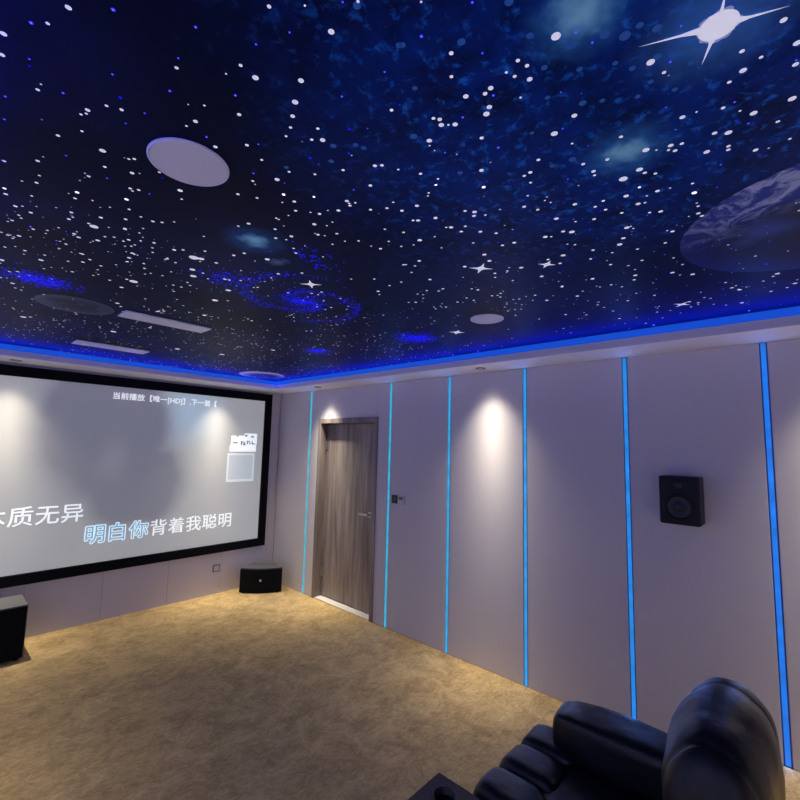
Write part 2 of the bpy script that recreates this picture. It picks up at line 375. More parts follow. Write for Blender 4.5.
WHITE = """-3.331,-4.270,5.7 -3.327,-4.205,5.2 -3.259,-4.429,5.3 -3.278,-4.362,3.6 -3.262,-4.146,4.3 -3.260,-4.171,2.3 -3.079,-4.443,4.0 -3.172,-4.159,5.5 -3.171,-4.143,3.5 -3.179,-4.130,3.5 -3.146,-4.209,3.9 -3.119,-4.222,4.5 -3.163,-4.062,3.7 -3.200,-3.995,4.9 -3.107,-4.014,8.0 -3.083,-3.936,4.8 -3.049,-4.029,4.1 -3.039,-4.041,4.7 -3.022,-3.964,6.2 -3.007,-3.979,2.5 -3.102,-3.846,5.0 -3.113,-3.855,2.5 -3.216,-3.821,5.3 -3.209,-3.856,2.3 -3.200,-3.736,3.8 -3.199,-3.682,5.2 -3.230,-3.659,3.2 -3.279,-3.746,4.8 -3.261,-3.564,5.3 -3.104,-3.714,6.0 -3.000,-3.871,5.2 -2.980,-3.882,5.3 -2.991,-3.861,4.0 -2.894,-3.979,7.9 -2.988,-4.317,5.6 -2.996,-4.284,3.1 -3.022,-4.359,2.0 -2.971,-4.030,4.3 -3.196,-3.575,4.1 -3.120,-3.687,2.7 -3.114,-3.800,2.6 -2.989,-3.792,5.5 -2.871,-3.932,4.1 -2.918,-4.749,6.0 -2.958,-4.545,6.7 -2.890,-4.612,6.3 -2.994,-4.550,3.9 -3.004,-4.507,2.2 -2.864,-4.552,7.2 -2.843,-4.511,5.5 -2.825,-4.475,4.2 -2.815,-4.440,3.7 -2.779,-4.523,4.2 -2.765,-4.479,4.3 -2.746,-4.499,7.0 -2.929,-4.419,5.0 -2.996,-4.384,2.9 -2.863,-4.333,5.0 -2.914,-4.263,5.6 -2.806,-4.308,4.1 -2.704,-4.701,4.4 -2.658,-4.510,2.3 -2.587,-4.526,5.9 -2.576,-4.542,5.3 -2.533,-4.564,3.6 -2.632,-4.444,4.8 -2.672,-4.367,4.3 -2.727,-4.320,4.2 -2.729,-4.261,7.5 -2.772,-4.199,4.4 -2.759,-4.189,2.5 -2.767,-4.099,5.3 -2.673,-4.208,5.3 -2.717,-4.126,4.7 -2.603,-4.269,4.0 -2.980,-4.753,2.2 -2.923,-4.829,3.0 -2.850,-4.911,2.2 -2.734,-4.891,4.6 -2.689,-4.859,4.0 -2.626,-4.852,6.1 -2.610,-4.905,5.9 -2.605,-4.888,5.1 -2.566,-4.875,6.2 -2.552,-4.859,7.4 -2.621,-4.758,4.5 -2.609,-4.767,5.5 -2.592,-4.759,6.6 -2.581,-4.772,3.1 -2.572,-4.785,6.6 -2.568,-4.703,7.0 -2.491,-4.808,5.3 -2.635,-5.059,8.7 -2.634,-4.981,4.2 -2.611,-4.989,4.3 -2.624,-4.950,3.1 -2.604,-4.958,4.0 -2.577,-4.978,5.8 -2.545,-4.941,2.8 -2.416,-5.009,6.4 -2.389,-4.950,8.3 -2.326,-4.969,3.2 -2.227,-4.960,5.2 -2.380,-4.738,6.5 -2.478,-4.599,4.8 -2.427,-4.622,3.7 -2.407,-4.600,3.8 -2.389,-4.557,3.9 -2.308,-4.701,5.0 -2.285,-4.836,5.9 -2.281,-4.816,4.8 -2.240,-4.815,4.3 -2.183,-4.778,3.9 -2.177,-4.970,5.9 -2.157,-4.966,4.2 -2.321,-4.877,5.1 -2.137,-4.914,2.5 -2.553,-4.692,2.7 -2.530,-4.690,2.2 -2.480,-4.725,2.2 -2.394,-4.775,2.3 -2.402,-5.373,5.6 -2.328,-5.390,6.4 -2.373,-5.312,4.5 -2.333,-5.338,3.7 -2.318,-5.309,6.4 -2.269,-5.387,5.4 -2.459,-5.176,7.6 -2.415,-5.190,3.9 -2.161,-5.380,7.4 -2.225,-5.266,4.3 -2.162,-5.315,7.2 -2.190,-5.293,2.9 -2.251,-5.193,5.9 -2.249,-5.220,2.4 -2.094,-5.354,4.4 -2.123,-5.265,7.7 -2.142,-5.240,5.6 -2.150,-5.174,4.8 -2.160,-5.152,6.4 -2.131,-5.156,5.4 -2.144,-5.144,3.8 -2.065,-5.259,4.8 -2.049,-5.257,4.9 -2.074,-5.215,7.1 -2.004,-5.308,5.9 -1.992,-5.333,2.7 -2.002,-5.373,3.6 -2.273,-5.068,4.7 -2.181,-5.101,8.2 -2.205,-5.015,5.1 -2.105,-5.067,8.7 -2.080,-5.074,5.3 -2.058,-5.095,4.7 -2.088,-5.021,11.4 -2.016,-5.044,3.7 -1.961,-5.079,6.3 -1.939,-5.163,4.3 -1.881,-5.158,6.9 -1.953,-5.049,3.2 -1.992,-5.002,7.7 -2.164,-5.121,2.7 -2.301,-5.285,4.0 -1.955,-5.110,3.1 -3.222,-3.450,6.4 -3.206,-3.469,3.6 -3.174,-3.504,2.9 -3.215,-3.312,5.3 -3.180,-3.171,7.4 -3.230,-3.157,4.8 -3.203,-3.155,3.3 -3.143,-3.013,6.2 -3.195,-2.805,9.3 -3.121,-2.449,9.7 -3.128,-2.680,7.0 -2.984,-1.670,16.5 -2.953,-1.710,9.6 -3.260,-3.563,4.6 -3.104,-3.716,6.0 -3.087,-3.549,5.8 -3.082,-3.485,6.0 -3.076,-3.513,4.5 -3.116,-3.316,4.8 -3.115,-3.280,4.0 -3.153,-3.286,5.5 -3.024,-3.340,7.4 -2.968,-3.368,8.3 -3.053,-3.155,5.2 -3.011,-3.151,3.5 -2.984,-3.165,4.5 -2.953,-3.064,7.5 -2.940,-3.121,6.4 -3.080,-2.942,10.2 -2.957,-2.887,6.9 -3.008,-3.490,14.0 -3.027,-3.503,5.4 -2.987,-3.791,6.2 -2.962,-3.728,5.0 -3.009,-3.693,3.5 -3.030,-3.666,2.8 -3.059,-3.697,3.5 -2.919,-3.704,4.4 -2.949,-3.643,6.0 -2.880,-3.702,6.0 -2.856,-3.720,5.3 -2.829,-3.758,3.8 -2.924,-3.555,3.9 -2.885,-3.617,3.9 -2.882,-3.567,4.0 -2.861,-3.537,3.3 -2.900,-3.441,5.0 -2.890,-3.470,6.6 -2.959,-3.428,4.9 -2.914,-3.384,3.4 -2.804,-3.465,5.1 -2.788,-3.419,5.3 -2.739,-3.515,7.8 -2.862,-3.340,3.5 -2.844,-3.340,4.4 -2.831,-3.337,5.3 -2.820,-3.339,3.6 -2.834,-3.279,8.2 -2.911,-3.280,3.5 -2.772,-3.261,5.6 -2.751,-3.204,6.7 -2.711,-3.161,4.9 -2.725,-3.129,5.0 -2.726,-3.407,4.5 -2.656,-3.257,4.9 -2.685,-3.384,5.5 -2.604,-3.362,12.5 -2.655,-3.501,19.7 -2.568,-3.285,14.0 -2.545,-3.084,6.4 -2.728,-2.976,18.8 -2.741,-2.833,9.8 -2.674,-2.510,10.9 -2.642,-2.455,7.5 -2.468,-2.521,9.0 -2.446,-2.566,8.9 -2.337,-2.665,6.4 -1.955,-1.477,21.6 -2.487,-1.713,18.5 -2.358,-2.061,11.8 -2.628,-4.199,6.1 -2.672,-4.207,5.3 -2.604,-4.270,4.0 -2.650,-4.165,3.4 -2.593,-4.155,5.6 -2.651,-3.952,6.8 -2.666,-3.906,4.6 -2.608,-4.062,4.4 -2.598,-4.061,3.7 -2.568,-3.989,5.4 -2.528,-3.929,6.4 -2.498,-3.988,7.1 -2.495,-3.949,4.8 -2.561,-4.035,3.0 -2.591,-4.110,3.6 -2.529,-4.200,6.4 -2.555,-4.185,3.5 -2.498,-4.129,7.5 -2.525,-4.239,3.5 -2.466,-4.190,3.7 -2.463,-4.155,3.8 -2.497,-4.318,5.5 -2.521,-4.331,6.7 -2.507,-4.326,4.1 -2.497,-4.344,4.1 -2.502,-4.266,7.0 -2.437,-4.351,5.6 -2.409,-4.399,5.5 -2.421,-4.439,4.0 -2.402,-4.136,5.5 -2.442,-4.076,6.3 -2.421,-4.089,3.9 -2.455,-4.075,3.1 -2.344,-4.113,4.0 -2.358,-4.056,4.9 -2.531,-4.449,5.7 -2.313,-4.295,4.6 -2.312,-4.155,4.8 -2.236,-4.240,4.8 -2.212,-4.172,6.7 -2.251,-4.160,4.1 -2.418,-3.961,3.3 -2.403,-3.877,6.0 -2.434,-3.907,5.1 -2.310,-3.934,4.4 -2.538,-3.709,7.0 -2.556,-3.656,7.1 -2.652,-3.602,6.1 -2.712,-3.729,4.8 -2.568,-3.522,7.4 -2.555,-3.359,5.9 -2.629,-3.513,12.6 -2.327,-3.626,7.8 -2.263,-3.719,6.8 -2.321,-3.556,5.0 -2.370,-3.228,13.0 -2.340,-3.015,16.3 -2.250,-2.677,13.1 -2.454,-3.367,9.1 -2.005,-3.924,5.9 -1.878,-3.821,8.5 -1.900,-3.921,6.2 -2.073,-3.839,5.0 -2.445,-3.730,10.8 -1.610,-1.569,22.7 -1.429,-2.115,16.0 -2.003,-2.801,8.1 -1.640,-2.212,8.4 -1.614,-2.899,7.3 -1.243,-2.677,6.7 -1.840,-3.792,5.5 -2.072,-3.531,6.6 -2.307,-4.699,5.7 -2.408,-4.598,3.8 -2.378,-4.545,3.3 -2.357,-4.483,6.8 -2.366,-4.426,6.3 -2.295,-4.413,5.1 -2.284,-4.426,7.3 -2.259,-4.482,7.2 -2.232,-4.583,5.6 -2.207,-4.603,7.7 -2.187,-4.588,6.4 -2.168,-4.620,4.2 -2.168,-4.674,3.4 -2.133,-4.741,6.1 -2.089,-4.766,5.5 -2.045,-4.868,6.7 -1.990,-4.911,5.4 -2.139,-4.819,2.6 -2.125,-4.806,3.3 -2.103,-4.815,3.3 -1.997,-4.788,7.8 -1.897,-4.770,6.8 -1.874,-4.792,9.8 -1.937,-4.829,4.3 -1.914,-4.882,6.4 -2.253,-4.331,5.4 -2.184,-4.471,4.5 -2.173,-4.484,7.5 -2.148,-4.527,5.2 -2.081,-4.546,6.8 -2.125,-4.494,6.1 -2.035,-4.583,6.1 -2.066,-4.634,2.9 -2.023,-4.641,3.0 -2.169,-4.337,8.8 -2.154,-4.294,4.1 -2.155,-4.397,3.9 -2.175,-4.249,4.9 -2.023,-4.478,4.8 -1.928,-4.597,7.2 -1.936,-4.552,6.5 -1.898,-4.705,8.5 -1.886,-4.722,4.6 -1.791,-4.743,4.0 -1.769,-4.763,4.8 -2.066,-4.361,4.1 -1.680,-4.798,6.6 -1.605,-4.763,6.0 -1.909,-4.456,8.5 -1.845,-4.440,8.8 -2.035,-4.147,5.4 -2.028,-4.216,8.0 -2.000,-4.169,5.5 -1.860,-4.329,8.2 -1.700,-4.508,9.1 -1.732,-4.469,4.5 -1.706,-4.692,9.3 -1.640,-4.652,7.0 -1.555,-4.533,8.5 -1.387,-4.695,8.6 -1.838,-4.121,7.9 -1.715,-4.390,6.6 -1.674,-4.367,5.8 -1.956,-4.111,5.7 -1.898,-3.996,6.0 -1.724,-3.950,5.4 -1.632,-3.859,8.0 -1.704,-4.095,7.3 -1.586,-4.220,7.3 -1.617,-4.204,5.2 -1.474,-4.281,6.4 -1.427,-4.252,6.5 -1.469,-4.229,6.5 -1.458,-4.254,5.4 -1.351,-4.285,5.5 -1.340,-4.312,5.5 -1.308,-4.223,4.6 -1.251,-4.281,4.6 -1.203,-4.558,8.5 -1.235,-4.413,8.8 -1.279,-4.357,5.5 -1.497,-4.036,6.8 -1.466,-3.937,7.0 -1.468,-4.119,6.7 -1.692,-4.060,6.3 -1.195,-4.211,5.9 -1.182,-4.242,4.7 -1.195,-4.168,6.0 -0.937,-4.391,7.3 -0.944,-4.236,6.3 -1.883,-5.158,6.9 -1.790,-5.154,4.7 -1.740,-5.147,6.2 -1.813,-5.154,3.3 -2.008,-4.941,5.3 -1.951,-4.930,5.4 -1.922,-5.017,7.3 -1.916,-5.035,4.0 -1.898,-4.963,5.5 -1.844,-5.031,4.8 -1.829,-5.059,6.8 -1.785,-4.947,8.8 -1.786,-4.960,3.6 -1.765,-4.962,3.7 -1.657,-5.059,6.7 -1.675,-5.046,3.7 -1.711,-4.915,7.7 -1.667,-4.890,9.5 -1.584,-4.929,5.7 -1.463,-4.915,6.0 -1.576,-5.020,5.5 -1.498,-4.806,6.2 -1.381,-4.868,4.5 -1.313,-4.851,8.4 -1.260,-4.833,6.7 -1.248,-4.980,8.2 -1.174,-5.041,9.2 -1.412,-5.015,5.1 -0.879,-5.148,7.9 -0.825,-5.173,8.0 -0.964,-5.312,9.0 -0.938,-5.297,5.5 -0.777,-5.365,8.6 -1.259,-4.735,5.9 -1.202,-4.765,5.0 -1.068,-4.792,5.2 -0.983,-4.852,6.3 -0.714,-5.280,7.0 -0.895,-5.262,4.7 -0.851,-5.199,3.9 -0.771,-4.962,7.6 -0.726,-4.994,6.6 -0.768,-5.052,5.3 -0.594,-5.161,8.7 -2.014,-5.044,3.7 -0.478,-4.692,6.4 -0.350,-4.625,5.4 -0.674,-4.602,7.4 -0.843,-4.617,5.9 -0.680,-4.797,5.9"""
BLUE = """-3.299,-4.340,3.7 -3.204,-4.486,3.6 -3.091,-4.565,2.8 -3.288,-4.235,2.3 -3.086,-4.470,2.3 -3.065,-4.368,3.0 -3.163,-4.322,2.6 -3.222,-4.178,3.1 -3.308,-4.064,2.8 -3.300,-3.965,3.0 -3.079,-4.252,2.4 -3.098,-4.179,2.4 -3.168,-3.912,3.1 -3.063,-3.878,3.0 -3.282,-3.745,3.2 -2.950,-3.884,2.8 -2.940,-4.808,2.0 -2.969,-4.689,2.1 -2.998,-4.618,2.4 -2.963,-4.467,3.1 -2.805,-4.645,2.8 -2.789,-4.762,2.3 -2.700,-4.616,2.1 -2.946,-4.283,3.2 -2.845,-4.359,2.6 -2.790,-4.235,3.2 -2.705,-4.263,2.2 -2.548,-4.394,3.0 -2.693,-4.413,1.7 -2.791,-4.977,2.6 -2.800,-4.870,3.3 -2.694,-4.937,2.2 -2.589,-4.899,3.0 -2.579,-4.812,2.9 -2.433,-4.821,3.5 -2.619,-5.090,2.1 -2.578,-5.105,2.4 -2.502,-5.013,1.9 -2.470,-5.045,1.6 -2.393,-4.972,2.4 -2.188,-4.903,2.8 -2.292,-4.996,1.9 -2.519,-4.601,1.7 -2.506,-4.706,2.6 -2.507,-5.236,1.8 -2.435,-5.205,2.5 -2.308,-5.172,2.2 -2.216,-5.173,2.4 -2.229,-5.287,2.5 -2.130,-5.303,2.9 -1.990,-5.235,3.0 -1.872,-5.212,2.5 -2.281,-5.388,2.0 -3.163,-3.304,4.6 -3.075,-3.236,4.4 -3.067,-3.360,2.8 -2.951,-3.887,2.4 -0.883,-5.116,3.5 -1.467,-4.995,2.9 -1.244,-4.972,3.8 -1.829,-5.021,2.4 -1.498,-5.127,3.2 -1.373,-5.195,2.8 -1.187,-5.203,3.5 -1.116,-5.283,3.5 -1.358,-5.305,2.7 -1.531,-5.188,2.2 -1.502,-5.303,2.5 -1.098,-5.169,3.2"""
CYAN = """-2.919,-4.822,7.9 -2.814,-4.825,6.7 -2.714,-4.502,9.1 -2.678,-4.449,8.2 -2.679,-4.549,7.7 -2.657,-4.556,7.8 -2.530,-4.448,7.4 -2.743,-4.331,7.0 -2.741,-4.920,8.6 -2.810,-4.831,6.7 -2.750,-5.025,8.6 -2.506,-4.985,6.6 -2.584,-5.013,7.1 -2.534,-5.065,7.1 -2.441,-5.037,8.9 -2.426,-4.910,6.1 -2.605,-4.683,10.0 -2.716,-4.782,6.5 -2.668,-5.023,7.5 -2.601,-5.077,9.5 -2.409,-4.686,8.4 -2.265,-4.946,10.6 -2.272,-4.894,8.2 -2.530,-5.203,9.1 -2.552,-5.155,11.1 -2.579,-5.128,10.2 -2.557,-5.181,7.2 -2.464,-5.189,8.8 -2.467,-5.145,7.0 -2.405,-5.235,6.9 -2.407,-5.164,6.3 -2.382,-5.133,6.5 -2.420,-5.072,6.6 -2.502,-5.123,6.0 -2.352,-5.197,6.4"""

# ------------------------------------------------------------------ light levels
STRIP_W = 2.3
COVE_W = 1.6
SPOT_W = 180
TILT = .06
STRIP_E = .9
STRIP_COL = (.13, .28, 1)
SPOT_DEG = 160
BEAM_CORE, BEAM_WIDE, BEAM_SKIRT = .17, .30, .10
BEAM_EDGE, BEAM_CONE = .58, .12
LAMP_COL = (1, .89, .70)
SCREEN_E = 1.0
EXPOSURE = 0.0
M['walnut'] = simple('dark_wood_top', (.11, .085, .072), .6, spec=.15, vary=.1, bscale=30)
M['cup'] = simple('dark_cup_lining', (.012, .012, .013), .35, spec=.5)

# ------------------------------------------------------------------ the room
STRIP_Y = [-0.709, -2.125, -2.895, -3.665, -4.435, -5.205, -5.975, -6.745]
G = .019   # half width of the light-strip grooves
PB = -5.12  # front edge of the raised rear platform

bm = new_bm(); add_box(bm, -W, 0.0, -L, 0.0, -.12, 0.0); add_box(bm, 0.0, .11, -1.92, -.92, -.12, -.001)
struct('floor', bm, M['carpet'], label='tan carpet floor of the home cinema')
bm = new_bm(); add_box(bm, -W, 0.0, -L, PB, .0005, .15, .012)
struct('floor_step', bm, M['carpet'], label='raised carpeted platform at the rear of the room')

# right wall: upholstered panels between the light-strip grooves, with the door opening
bm = new_bm()
DY0, DY1, DZ = -1.945, -0.895, 2.145     # outside of the door casing
edges = []
prev = 0.0
for y in STRIP_Y:
    edges.append((y + G, prev)); prev = y - G
edges.append((-L, prev))
for (a, b) in edges:
    if b > DY0 and a < DY1 and b - a > 1.0:      # the bay with the door
        add_box(bm, 0, .05, DY1 - .02, b, 0, HC + .05, .003)
        add_box(bm, 0, .05, a, DY0 + .02, 0, HC + .05, .003)
        add_box(bm, 0, .05, DY0 + .02, DY1 - .02, DZ - .02, HC + .05)
    else:
        add_box(bm, 0, .05, a, b, 0, HC + .05, .003)
add_box(bm, .05, .3, -L, DY0 + .02, 0, HC + .05)
add_box(bm, .05, .3, DY1 - .02, 0.1, 0, HC + .05)
add_box(bm, .05, .3, DY0 + .02, DY1 - .02, DZ - .02, HC + .05)
add_box(bm, .18, .3, DY0 + .02, DY1 - .02, 0, DZ - .02)
struct('wall_right', bm, M['wall'], label='pale grey panelled wall with blue light strips')

# front wall: panels with fine joints
bm = new_bm()
xs = [0.0, -.105, -.71, -1.33, -1.965, -2.585, -3.2, -W]
for a, b in zip(xs[:-1], xs[1:]):
    for z0, z1 in ((0, 1.33), (1.33, HC + .05)):
        add_box(bm, b + .0015, a - .0015, 0, .05, z0 + .0015 if z0 else 0, z1 - .0015, .002)
add_box(bm, -W, 0.0, .006, .2, 0, HC + .05)
struct('wall_front', bm, M['wall'], label='pale grey panelled wall behind the screen')
bm = new_bm()
prev = 0.0
for y in [-0.709, -2.125, -2.895, -3.665, -4.435, -5.205, -5.975, -6.745, -L]:
    add_box(bm, -W - .05, -W, y + .002, prev - .002, 0, HC + .05, .003); prev = y
add_box(bm, -W - .2, -W - .006, -L, .1, 0, HC + .05)
left_wall = struct('wall_left', bm, M['wall'])
bm = new_bm(); add_box(bm, -W, 0, -L - .2, -L, 0, HC + .05)
struct('wall_back', bm, M['wall'])

# bulkhead all round, with a lip and a recessed upper part for the blue light
bm = new_bm()
add_box(bm, -W, 0, -SY, 0, HS, HL, .002)
add_box(bm, -SX, 0, -L, -SY, HS, HL, .002)
add_box(bm, -W, -W + SX, -L, -SY, HS, HL, .002)
add_box(bm, -W + SX, -SX, -L, -L + SY, HS, HL, .002)
R_ = .022
add_box(bm, -W, 0, -SY + R_, 0, HL, HC + .02)
add_box(bm, -SX + R_, 0, -L, -SY + R_, HL, HC + .02)
add_box(bm, -W, -W + SX - R_, -L, -SY + R_, HL, HC + .02)
add_box(bm, -W + SX - R_, -SX + R_, -L, -L + SY - R_, HL, HC + .02)
struct('trim_1', bm, M['white'], label='white bulkhead running round the ceiling')

# starry ceiling sheet and the planets printed on it
bm = new_bm(); add_box(bm, -W + SX - R_, -SX + R_, -L + SY - R_, -SY + R_, HC, HC + .02)
ceil = struct('ceiling', bm, M['sky'], label='dark blue night sky ceiling with stars and planets')

def disc_on_ceiling(name, x, y, r, mat, label, z=HC - .0012):
    b = bmesh.new()
    vs = [b.verts.new((r * math.cos(2 * PI * k / 72), -r * math.sin(2 * PI * k / 72), 0)) for k in range(72)]
    b.faces.new(vs)
    lo = bmesh.ops.extrude_face_region(b, geom=list(b.faces))
    bmesh.ops.translate(b, vec=(0, 0, .001), verts=[v for v in lo['geom'] if isinstance(v, bmesh.types.BMVert)])
    bmesh.ops.recalc_face_normals(b, faces=b.faces)
    me = bpy.data.meshes.new(name); b.to_mesh(me); b.free(); me.materials.append(mat)
    o = bpy.data.objects.new(name, me); COL.objects.link(o)
    o.location = (x, y, z); o.parent = ceil; o['label'] = label
    return o

def planet_mat(name, kind):
    m = bpy.data.materials.new(name); g = Graph(m)
    w = g.warp(5, .12)
    if kind == 'earth':
        r = .455
        col = (.006, .006, .024)
        col = g.mix(g.math('MULTIPLY', g.noise(7, 5, .6, .6, .42, .62), .3), col, (.006, .012, .07))
        rim = g.math('SUBTRACT', 1.0, g.blob((0, 0, 0), r * 1.0))
        rimp = g.math('POWER', rim, 7.0)
        col = g.mix(g.math('MULTIPLY', rimp, .5), col, (.01, .03, .28))
        # cloudy daylit limb of the printed planet
        edge = g.math('POWER', g.math('SUBTRACT', 1.0, g.blob((.14, -.03, 0), .52, w)), 7.0)
        dd = g.math('MINIMUM', g.math('MULTIPLY', g.math('MULTIPLY', edge, g.blob((-.46, .0, 0), .66)), 2.4), 1.0)
        col = g.mix(dd, col, (.02, .05, .34))
        cl = g.noise(10, 8, .70, 1.2, .44, .60, w)
        col = g.mix(g.math('MULTIPLY', dd, cl), col, (.42, .50, .82))
        col = g.mix(g.math('MULTIPLY', g.blob((-.05, .19, 0), .12, w), .8), col, (.05, .09, .36))
        col = g.mix(g.math('MULTIPLY', g.blob((.03, .27, 0), .07, w), .5), col, (.07, .10, .34))
    elif kind == 'small':
        r = .19
        col = (.018, .024, .042)
        rim = g.math('POWER', g.math('SUBTRACT', 1.0, g.blob((0, 0, 0), r * 1.02)), 3.0)
        col = g.mix(g.math('MULTIPLY', rim, .6), col, (.10, .13, .20))
        col = g.mix(g.math('MULTIPLY', g.noise(14, 5, .6, .6, .5, .66), .55), col, (.07, .13, .20))
    else:
        r = .25
        col = (.006, .007, .022)
        cres = g.math('SUBTRACT', 1.0, g.blob((.06, .06, 0), .30))
        col = g.mix(g.math('MINIMUM', g.math('MULTIPLY', g.math('POWER', cres, 3.5), 1.1), 1.0), col, (.72, .72, .76))
    g.K.new(col, g.p.inputs['Base Color'])
    g.p.inputs['Roughness'].default_value = .5; g.p.inputs['Specular IOR Level'].default_value = .1
    return m
disc_on_ceiling('planet_print', -1.42, -5.50, .455, planet_mat('print_earth', 'earth'), 'large cloudy blue planet')
disc_on_ceiling('planet_print', -2.82, -2.26, .19, planet_mat('print_planet', 'small'), 'small dark teal planet')
disc_on_ceiling('planet_print', -.755, -.775, .25, planet_mat('print_moon', 'moon'), 'thin white crescent moon')

# stars: white, blue and cyan dots plus a few pointed stars, all on the ceiling sheet
def star_mat(name, col, base, s):
    return simple(name, base, .5, spec=.2, emit=col, estr=s)
SM = [star_mat('star_white', (.80, .82, 1), (.88, .88, .92), .46), star_mat('star_blue', (.02, .02, 1), (.1, .1, .8), 1.1),
      star_mat('star_cyan', (.05, .25, .8), (.03, .16, .55), .03), star_mat('star_pale_blue', (.45, .5, 1), (.5, .5, .9), .8),
      star_mat('star_fibre', (.004, .004, 1), (.0, .0, .3), .85), star_mat('star_faint', (.30, .36, .7), (.6, .62, .78), .18)]
bm = new_bm()
def dot(x, y, r, mi, z=HC - .0016, n=10, sx=1.0, rot=0.0):
    if not (-W + SX + .005 < x < -SX - .005 and -L + SY < y < -SY - .005): return
    c, s = math.cos(rot), math.sin(rot)
    vs = []
    for k in range(n):
        a = 2 * PI * k / n
        u, v = r * sx * math.cos(a), -r * math.sin(a)
        vs.append(bm.verts.new((x + u * c - v * s, y + u * s + v * c, z)))
    f = bm.faces.new(vs); f.material_index = mi
def parse(t):
    return [tuple(map(float, q.split(','))) for q in t.split()]
for x, y, r in parse(WHITE): dot(x, y, max(r, 1.2) / 1000, 0)
for x, y, r in parse(BLUE):
    dot(x, y, r / 1000, 1); dot(x, y, r / 3200, 3, HC - .0022, 8)
for x, y, r in parse(CYAN): dot(x, y, r / 1100, 2, HC - .0014, 12)
rs = random.Random(11)
for k in range(5200):                       # the fine dust of smaller stars, denser towards the screen
    x = rs.uniform(-W + SX, -SX); y = -SY - (L - 2 * SY) * rs.random() ** 1.15
    if y < -3.6 and rs.random() < (.95 if x < -1.75 else .45): continue
    if mnoise.noise(Vector((x * 1.6, y * 1.6, 3))) < -.18 and rs.random() < .7: continue
    u = rs.random()
    dot(x, y, .0022 + .0048 * u ** 3.0, 0 if u > .55 else 5, HC - .0015, 8)
for k in range(260):
    x = rs.uniform(-W + SX, -SX); y = -SY - (L - 2 * SY) * rs.random()
    dot(x, y, .0022 + .002 * rs.random(), 4, HC - .0018, 8)
# spiral galaxy of blue fibre ends
gx, gy = -2.02, -3.38
for k in range(820):
    t = rs.random() ** .8
    arm = rs.choice((0, PI))
    a = arm + t * 5.2 + rs.gauss(0, .22)
    rr = .03 + .40 * t + rs.gauss(0, .02)
    dot(gx + rr * math.cos(a + 2.2), gy + rr * math.sin(a + 2.2) * .9, .0026 + .0016 * rs.random(), 4, HC - .0018, 6)
for k in range(420):
    a = rs.uniform(0, 2 * PI); rr = abs(rs.gauss(0, .075))
    dot(gx + rr * math.cos(a), gy + rr * math.sin(a), .0034, 4, HC - .0018, 6)
for (cx, cy, s1, s2, n) in ((-3.04, -2.62, .07, .055, 420), (-1.03, -3.34, .075, .075, 620), (-1.18, -2.40, .05, .05, 380),
                            (-2.47, -3.38, .06, .06, 90), (-2.33, -3.88, .06, .04, 50)):
    for k in range(n): dot(cx + rs.gauss(0, s1), cy + rs.gauss(0, s2), .0044, 4, HC - .0018, 6)
# pointed stars
def spike_star(x, y, r, arm, rot, arms=4, mi=0, asp=(1, 1)):
    n = arms * 2; vs = []
    for k in range(n):
        a = -(rot + PI * 2 * k / n)
        q = arm * asp[(k // 2) % 2] if k % 2 == 0 else r
        vs.append(bm.verts.new((x + q * math.cos(a), y + q * math.sin(a), HC - .0020)))
    f = bm.faces.new(vs); f.material_index = mi
for x, y, r, arm in ((-1.801, -4.372, .012, .055), (-1.664, -4.606, .010, .04), (-.986, -3.673, .016, .055), (-.748, -4.926, .010, .05), (-2.152, -3.634, .012, .055)):
    spike_star(x, y, r, arm, .76)
    dot(x, y, r * 1.5, 0, HC - .0019, 14)
bx, by = -2.464, -5.286
for (rx, ry) in ((-.048, .12), (.036, -.098), (.078, .037), (-.068, -.019)):
    ln = math.hypot(rx, ry); nx, ny = -ry / ln * .009, rx / ln * .009
    sx_, sy_ = rx / ln * .022, ry / ln * .022
    vs_ = [bm.verts.new((bx + u, by + v, HC - .0020)) for u, v in ((nx + sx_, ny + sy_), (nx * .3 + rx * .45, ny * .3 + ry * .45), (rx, ry), (-nx * .3 + rx * .45, -ny * .3 + ry * .45), (-nx + sx_, -ny + sy_))]
    bm.faces.new(vs_).material_index = 0
dot(bx, by, .031, 0, HC - .0019, 24)
for k in range(26):
    a = rs.uniform(0, 2 * PI); dot(bx + .028 * math.cos(a), by + .028 * math.sin(a), .004 + .006 * rs.random(), 5, HC - .00185, 10)
stars = link('star_dots', bm, SM[0], ceil, mats=SM)
stars['kind'] = 'stuff'

# ------------------------------------------------------------------ light strips
def led_mat(i):
    t = min(1, i / 5)
    return led('blue_light_%d' % i, ((.05 + (.006 - .05) * t), (.52 + (.19 - .52) * t), (.70 + (.85 - .70) * t)), STRIP_E)
def strip_lamp(x, y, d):
    ld = bpy.data.lights.new('strip_glow', 'AREA'); ld.shape = 'RECTANGLE'; ld.size = .02; ld.size_y = 2.3
    ld.energy = STRIP_W; ld.color = STRIP_COL
    lo = bpy.data.objects.new('strip_glow', ld); COL.objects.link(lo)
    lo.location = (x, y, 1.30)
    # size_y upright, shining along d * x
    lo.rotation_euler = Matrix(((0, 0, -d), (d, 0, 0), (0, -1, 0))).to_euler()
names = ['nearest the screen corner, left of the door', 'between the door and the wall controls', 'on the left of the middle bright wall panel',
         'on the right of the middle bright wall panel', 'between the bright panel and the wall speaker', 'right of the black wall speaker, behind the recliner']
for i, y in enumerate(STRIP_Y[:6]):
    z0 = .002 if i < 5 else .152
    t = thing('light_strip', 'vertical blue light strip ' + names[i], 'light strip', (0, y, z0), 'vertical blue light strips in the right wall')
    bm = new_bm(); add_box(bm, .006, .049, y - G + .001, y + G - .001, z0, HS - .003)
    link('channel', bm, M['channel'], t)
    bm = new_bm(); add_box(bm, -.001, .0055, y - .012, y + .012, z0, HS - .003, .002)
    link('diffuser', bm, led_mat(i), t)
    strip_lamp(-.004, y, -1)
